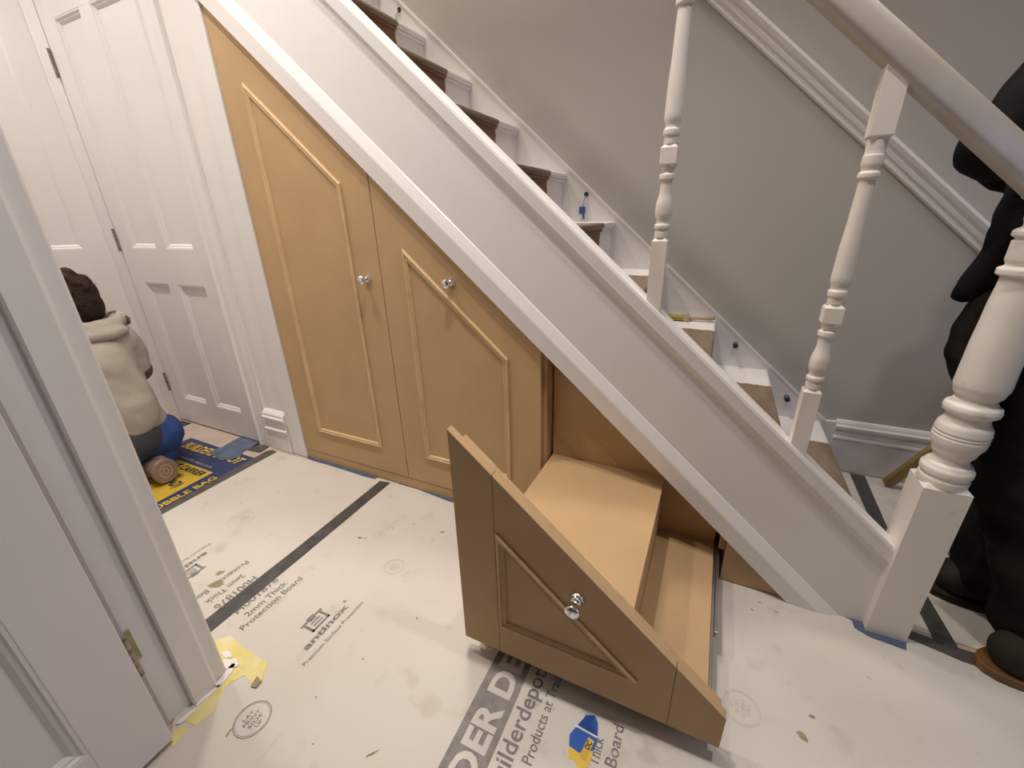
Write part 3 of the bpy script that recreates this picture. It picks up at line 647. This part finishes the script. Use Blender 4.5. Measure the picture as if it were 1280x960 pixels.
# ------------------------------------------------------------------ wooden trestle behind the newel
tr = empty('wooden_trestle', (1.1, 0.6, FZ), label='old wooden trestle with splayed legs behind the newel post', cat='trestle')
def bar(name, a, b, w, d, m, parent=tr):
    a = Vector(a) - Vector((1.1, 0.6, FZ)); b = Vector(b) - Vector((1.1, 0.6, FZ)); t_ = (b - a).normalized()
    s_ = t_.cross(Vector((0, 1, 0))).normalized(); n_ = t_.cross(s_)
    v = [p + s_ * i * w / 2 + n_ * j * d / 2 for p in (a, b) for i, j in ((-1, -1), (1, -1), (1, 1), (-1, 1))]
    return mesh(name, v, [(0, 1, 2, 3), (7, 6, 5, 4), (0, 4, 5, 1), (1, 5, 6, 2), (2, 6, 7, 3), (3, 7, 4, 0)], m, parent, bevel=0.004)
for yy, xb in ((0.86, 0.815), (0.45, 0.895)):
    bar('leg', (xb, yy, 0.012), (1.13, yy, 0.60), 0.040, 0.030, 'stick_wood')
    bar('leg', (1.42, yy, 0.012), (1.13, yy, 0.60), 0.040, 0.030, 'stick_wood')
    bar('stretcher', (xb + 0.09, yy - 0.026, 0.17), (1.34, yy - 0.026, 0.17), 0.035, 0.022, 'stick_grey')
bar('top_beam', (1.13, 0.40, 0.63), (1.13, 0.93, 0.63), 0.06, 0.07, 'stick_wood')

# ------------------------------------------------------------------ people
def capsule(mb, a, b, ra, rb, n=16, squash=1.0, axis=(0, 0, 1)):
    a, b = Vector(a), Vector(b); t_ = (b - a); L = t_.length; t_.normalize()
    s_ = t_.cross(Vector(axis))
    if s_.length < 1e-3: s_ = t_.cross(Vector((0, 1, 0)))
    s_.normalize(); u_ = s_.cross(t_)
    rings = []
    for q in range(1, 5): w = q / 5 * HALF; rings.append((a - t_ * ra * math.cos(w), ra * math.sin(w)))
    rings.append((a, ra))
    for q in range(1, 5): rings.append((a + (b - a) * q / 5, ra + (rb - ra) * q / 5))
    rings.append((b, rb))
    for q in range(4, 0, -1): w = q / 5 * HALF; rings.append((b + t_ * rb * math.cos(w), rb * math.sin(w)))
    v = []; f = []
    for p, r in rings:
        for i in range(n): v.append(p + s_ * r * math.cos(2 * PI * i / n) + u_ * r * squash * math.sin(2 * PI * i / n))
    for j in range(len(rings) - 1):
        for i in range(n): f.append((j * n + i, j * n + (i + 1) % n, (j + 1) * n + (i + 1) % n, (j + 1) * n + i))
    f.append(tuple(range(n - 1, -1, -1))); f.append(tuple((len(rings) - 1) * n + i for i in range(n)))
    mb.add(v, f)
def ellipsoid(mb, c, r, n=20, mm=12):
    v = [(c[0], c[1], c[2] - r[2])]; f = []
    for j in range(1, mm):
        a = -HALF + PI * j / mm
        for i in range(n): v.append((c[0] + r[0] * math.cos(a) * math.cos(2 * PI * i / n), c[1] + r[1] * math.cos(a) * math.sin(2 * PI * i / n), c[2] + r[2] * math.sin(a)))
    v.append((c[0], c[1], c[2] + r[2])); top = len(v) - 1
    for i in range(n): f.append((0, 1 + (i + 1) % n, 1 + i)); f.append((top, top - n + i, top - n + (i + 1) % n))
    for j in range(mm - 2):
        for i in range(n): f.append((1 + j * n + i, 1 + j * n + (i + 1) % n, 1 + (j + 1) * n + (i + 1) % n, 1 + (j + 1) * n + i))
    mb.add(v, f)
def body(mb, name, m, parent, voxel=0.012, it=6, folds=0.0, fscale=0.12):
    o = mb.build(name, m, parent, smooth=True)
    r = o.modifiers.new('remesh', 'REMESH'); r.mode = 'VOXEL'; r.voxel_size = voxel; r.use_smooth_shade = True
    s = o.modifiers.new('smooth', 'SMOOTH'); s.iterations = it; s.factor = 0.5
    if folds:
        tx = bpy.data.textures.new(name + '_folds', 'CLOUDS'); tx.noise_scale = fscale; tx.noise_depth = 1
        d = o.modifiers.new('folds', 'DISPLACE'); d.texture = tx; d.strength = folds; d.mid_level = 0.5; d.texture_coords = 'LOCAL'
    return o
def hand(mb, wrist, direc, up, s=1.0):
    # palm, four bent fingers of unequal length and a thumb from the side of the palm
    w = Vector(wrist); d = Vector(direc).normalized(); u = Vector(up).normalized(); sd = d.cross(u).normalized()
    capsule(mb, w, w + d * 0.03 * s, 0.024 * s, 0.026 * s)
    for i in range(4):
        b = w + d * 0.055 * s + sd * (i - 1.5) * 0.020 * s
        capsule(mb, w + d * 0.02 * s + sd * (i - 1.5) * 0.016 * s, b, 0.014 * s, 0.0105 * s)
        L = (0.036, 0.042, 0.040, 0.030)[i] * s
        k1 = b + (d * 0.8 - u * 0.6).normalized() * L; k2 = k1 + (d * 0.15 - u).normalized() * L * 0.75
        capsule(mb, b, k1, 0.0102 * s, 0.0092 * s, 10); capsule(mb, k1, k2, 0.0092 * s, 0.008 * s, 10)
    tb = w + d * 0.015 * s - sd * 0.026 * s
    t1 = tb + (d * 0.7 - sd * 0.7).normalized() * 0.036 * s; capsule(mb, tb, t1, 0.013 * s, 0.0105 * s, 10)
    capsule(mb, t1, t1 + (d - u * 0.4).normalized() * 0.028 * s, 0.0105 * s, 0.009 * s, 10)

# kneeling worker, back to the camera, facing the far door
kp = empty('person', (-2.50, -0.44, FZ), label='person kneeling with back turned, beige hooded sweatshirt and blue trousers', cat='person')
def K(x, y, z): return (x + 2.50, y + 0.44, z)
mb = MB()
hd = K(-2.585, -0.415, 0.868)
ellipsoid(mb, hd, (0.098, 0.076, 0.112)); ellipsoid(mb, K(-2.63, -0.42, 0.83), (0.065, 0.058, 0.075))
capsule(mb, K(-2.52, -0.425, 0.72), K(-2.575, -0.418, 0.82), 0.060, 0.056)
for s in (1, -1): ellipsoid(mb, K(-2.575, -0.415 + s * 0.078, 0.850), (0.016, 0.010, 0.030), 10, 8)
ellipsoid(mb, K(-2.698, -0.424, 0.835), (0.016, 0.013, 0.02), 10, 8)
capsule(mb, K(-2.52, -0.43, 0.62), K(-2.42, -0.45, 0.28), 0.10, 0.10)
for s in (1, -1):
    sh = K(-2.53, -0.445 + s * 0.135, 0.670); el = K(-2.525, -0.445 + s * 0.148, 0.50); wr = K(-2.75, -0.445 + s * 0.095, 0.41)
    capsule(mb, sh, el, 0.048, 0.040); capsule(mb, el, wr, 0.038, 0.028)
    hand(mb, wr, (-1, -s * 0.2, -0.1), (0, 0, 1))
    hp = K(-2.43, -0.44 + s * 0.095, 0.23); kn = K(-2.66, -0.45 + s * 0.165, 0.085); an = K(-2.36, -0.50 + s * 0.08, 0.075)
    capsule(mb, hp, kn, 0.070, 0.050); capsule(mb, kn, an, 0.048, 0.040)
bd = body(mb, 'body', 'skin', kp, 0.010, 4)
mb = MB()                                           # hair
ellipsoid(mb, K(-2.572, -0.410, 0.885), (0.108, 0.092, 0.100)); ellipsoid(mb, K(-2.530, -0.408, 0.835), (0.080, 0.080, 0.090))
for i in range(60):
    a = random.uniform(0, 2 * PI); e = random.uniform(0.0, 1.4)
    p = K(-2.572 + 0.100 * math.cos(a) * math.cos(e), -0.413 + 0.078 * math.sin(a) * math.cos(e), 0.890 + 0.100 * math.sin(e))
    ellipsoid(mb, p, (0.017, 0.017, 0.014), 8, 6)
body(mb, 'hair', 'hair', kp, 0.008, 2)
mb = MB()                                           # sweatshirt
capsule(mb, K(-2.53, -0.545, 0.660), K(-2.53, -0.345, 0.660), 0.092, 0.092)
capsule(mb, K(-2.50, -0.52, 0.60), K(-2.42, -0.52, 0.34), 0.105, 0.120)
capsule(mb, K(-2.50, -0.405, 0.60), K(-2.42, -0.41, 0.36), 0.095, 0.100)
capsule(mb, K(-2.46, -0.45, 0.58), K(-2.41, -0.45, 0.33), 0.125, 0.130)
capsule(mb, K(-2.415, -0.53, 0.295), K(-2.42, -0.385, 0.300), 0.098, 0.092)
for s in (1, -1):
    capsule(mb, K(-2.53, -0.445 + s * 0.130, 0.675), K(-2.525, -0.445 + s * 0.148, 0.500), 0.070, 0.058)
    capsule(mb, K(-2.525, -0.445 + s * 0.148, 0.495), K(-2.72, -0.445 + s * 0.10, 0.42), 0.056, 0.044)
sw = body(mb, 'sweatshirt', 'hoodie', kp, 0.010, 5, 0.026, 0.11)
mb = MB()                                           # hood and collar roll
for i in range(16):
    a0 = 2 * PI * i / 16; a1 = 2 * PI * (i + 1) / 16
    P = lambda a: K(-2.525 + 0.075 * math.cos(a), -0.425 + 0.118 * math.sin(a), 0.755 - 0.012 * math.cos(a))
    capsule(mb, P(a0), P(a1), 0.034, 0.034, 10)
ellipsoid(mb, K(-2.45, -0.43, 0.715), (0.055, 0.135, 0.035))
body(mb, 'hood', 'hoodie', sw, 0.009, 4, 0.012, 0.06)
mb = MB(); capsule(mb, K(-2.52, -0.305, 0.768), K(-2.53, -0.275, 0.742), 0.030, 0.026)
body(mb, 'shoulder_strap', 'pattern_dark', sw, 0.008, 3)
mb = MB(); capsule(mb, K(-2.528, -0.298, 0.498), K(-2.58, -0.305, 0.480), 0.062, 0.058)
body(mb, 'elbow_patch', 'brown_patch', sw, 0.01, 3)
mb = MB()                                           # trousers
for s in (1, -1):
    capsule(mb, K(-2.42, -0.45 + s * 0.09, 0.19), K(-2.66, -0.45 + s * 0.170, 0.105), 0.112, 0.095)
    capsule(mb, K(-2.66, -0.45 + s * 0.170, 0.085), K(-2.42, -0.47 + s * 0.09, 0.080), 0.082, 0.072)
capsule(mb, K(-2.41, -0.54, 0.20), K(-2.43, -0.37, 0.20), 0.112, 0.112)
body(mb, 'trousers', 'trouser_blue', kp, 0.011, 5, 0.018, 0.08)
mb = MB(); capsule(mb, K(-2.395, -0.56, 0.225), K(-2.395, -0.45, 0.225), 0.112, 0.110); body(mb, 'undershirt', 'dark_shirt', kp, 0.011, 5)
for s in (1, -1):                                   # boots, soles turned to the camera
    yy = -0.525 + s * 0.085
    mb = MB(); capsule(mb, K(-2.43, yy, 0.055), K(-2.31, yy, 0.065), 0.042, 0.050, 16); bt = body(mb, 'boot', 'boot_sole', kp, 0.009, 4)
    lo = MB()
    sole = [(yy + 0.44 + 0.054 * math.cos(2 * PI * i / 20), 0.066 + 0.062 * math.sin(2 * PI * i / 20)) for i in range(20)]
    lo.prism(sole, -2.275 + 2.50, -2.252 + 2.50, lambda p, t: (t, p[0], p[1])); lo.build('sole', 'boot_sole', bt, bevel=0.006)
    for rr in (0.6, 0.3):
        v, f = ring2d(yy + 0.44, 0.068, 0.047 * rr, 0.006, 20, 1.25)
        mesh('sole_ring', [(-2.2515 + 2.50, a, b) for a, b, c in v], f, 'boot_sole_ring', bt)

# standing worker in black behind the newel, mostly outside the frame
sp = empty('person', (0.92, 0.16, FZ), label='person in black jacket and dark splattered trousers standing behind the newel post', cat='person')
def Q(x, y, z): return (x - 0.92, y - 0.16, z)
mb = MB()
ellipsoid(mb, Q(0.74, 0.28, 1.68), (0.100, 0.078, 0.120)); ellipsoid(mb, Q(0.70, 0.28, 1.635), (0.07, 0.06, 0.08)); capsule(mb, Q(0.80, 0.28, 1.48), Q(0.76, 0.28, 1.60), 0.060, 0.056)
ellipsoid(mb, Q(0.636, 0.28, 1.665), (0.018, 0.014, 0.022), 10, 8)
for s in (1, -1): ellipsoid(mb, Q(0.75, 0.28 + s * 0.080, 1.67), (0.016, 0.010, 0.030), 10, 8)
capsule(mb, Q(0.80, 0.22, 1.40), Q(0.82, 0.20, 0.98), 0.13, 0.13)
for s, e, w in ((-1, (0.545, 0.17, 1.285), (0.74, 0.12, 1.24)), (1, (0.66, 0.42, 1.26), (0.80, 0.38, 1.18))):
    sh = (0.76, 0.22 + s * 0.12, 1.43)
    capsule(mb, Q(*sh), Q(*e), 0.045, 0.036); capsule(mb, Q(*e), Q(*w), 0.034, 0.026)
    hand(mb, Q(*w), (1, 0.25, -0.2), (0, 0, 1), 0.95)
    capsule(mb, Q(0.82, 0.20 + s * 0.09, 0.92), Q(0.90, 0.17 + s * 0.10, 0.50), 0.085, 0.065)
    capsule(mb, Q(0.90, 0.17 + s * 0.10, 0.50), Q(0.935 - s * 0.045, 0.135 + s * 0.115, 0.09), 0.060, 0.042)
body(mb, 'body', 'skin', sp, 0.012, 4)
mb = MB(); ellipsoid(mb, Q(0.755, 0.28, 1.705), (0.105, 0.084, 0.108)); body(mb, 'hair', 'hair', sp, 0.01, 2)
mb = MB()                                           # jacket with hem hanging forward
capsule(mb, Q(0.76, 0.10, 1.42), Q(0.78, 0.34, 1.42), 0.13, 0.13)
capsule(mb, Q(0.79, 0.22, 1.40), Q(0.80, 0.20, 1.04), 0.20, 0.20)
capsule(mb, Q(0.665, 0.18, 1.20), Q(0.615, 0.18, 1.02), 0.075, 0.055)
capsule(mb, Q(0.610, 0.18, 1.03), Q(0.563, 0.18, 0.960), 0.055, 0.020)
capsule(mb, Q(0.640, 0.18, 1.00), Q(0.563, 0.18, 0.955), 0.050, 0.018)
capsule(mb, Q(0.66, 0.17, 1.50), Q(0.66, 0.20, 1.42), 0.125, 0.13)
capsule(mb, Q(0.65, 0.17, 1.44), Q(0.540, 0.17, 1.290), 0.115, 0.080); capsule(mb, Q(0.540, 0.17, 1.290), Q(0.74, 0.12, 1.24), 0.075, 0.055)
capsule(mb, Q(0.78, 0.36, 1.42), Q(0.66, 0.42, 1.26), 0.090, 0.066); capsule(mb, Q(0.66, 0.42, 1.26), Q(0.80, 0.38, 1.18), 0.062, 0.050)
body(mb, 'jacket', 'dark_cloth', sp, 0.012, 3, 0.024, 0.09)
mb = MB()                                           # loose trousers
capsule(mb, Q(0.80, 0.14, 0.95), Q(0.82, 0.26, 0.95), 0.17, 0.17)
capsule(mb, Q(0.750, 0.15, 0.86), Q(0.870, 0.09, 0.44), 0.185, 0.145); capsule(mb, Q(0.870, 0.09, 0.44), Q(0.940, 0.04, 0.13), 0.145, 0.118)
capsule(mb, Q(0.84, 0.27, 0.88), Q(0.90, 0.27, 0.46), 0.130, 0.110); capsule(mb, Q(0.90, 0.27, 0.46), Q(0.885, 0.24, 0.12), 0.110, 0.100)
tz = body(mb, 'trousers', 'dark_trousers', sp, 0.013, 4, 0.05, 0.12)
for bx, by, an in ((0.945, -0.005, 0.22), (0.915, 0.245, 0.05)):
    mb = MB()
    c_, s_ = math.cos(an), math.sin(an)
    B = lambda u, w, z: Q(bx - u * c_ - w * s_ * -1, by - u * s_ - w * c_, z)
    capsule(mb, B(-0.10, 0, 0.078), B(0.090, 0, 0.066), 0.062, 0.060); capsule(mb, B(-0.06, 0, 0.08), B(-0.06, 0, 0.16), 0.055, 0.058)
    bt = body(mb, 'boot', 'boot_leather', sp, 0.01, 4)
    n = 24; so = []
    for i in range(n):
        a = 2 * PI * i / n; u = 0.172 * math.cos(a); w = 0.066 * math.sin(a) * (1.0 + 0.12 * math.cos(a)); p = B(u - 0.005, w, 0); so.append((p[0], p[1]))
    MB().xy(so, 0.0026, 0.026).build('sole', 'boot_orange' if by < 0.1 else 'boot_leather', bt, bevel=0.004)
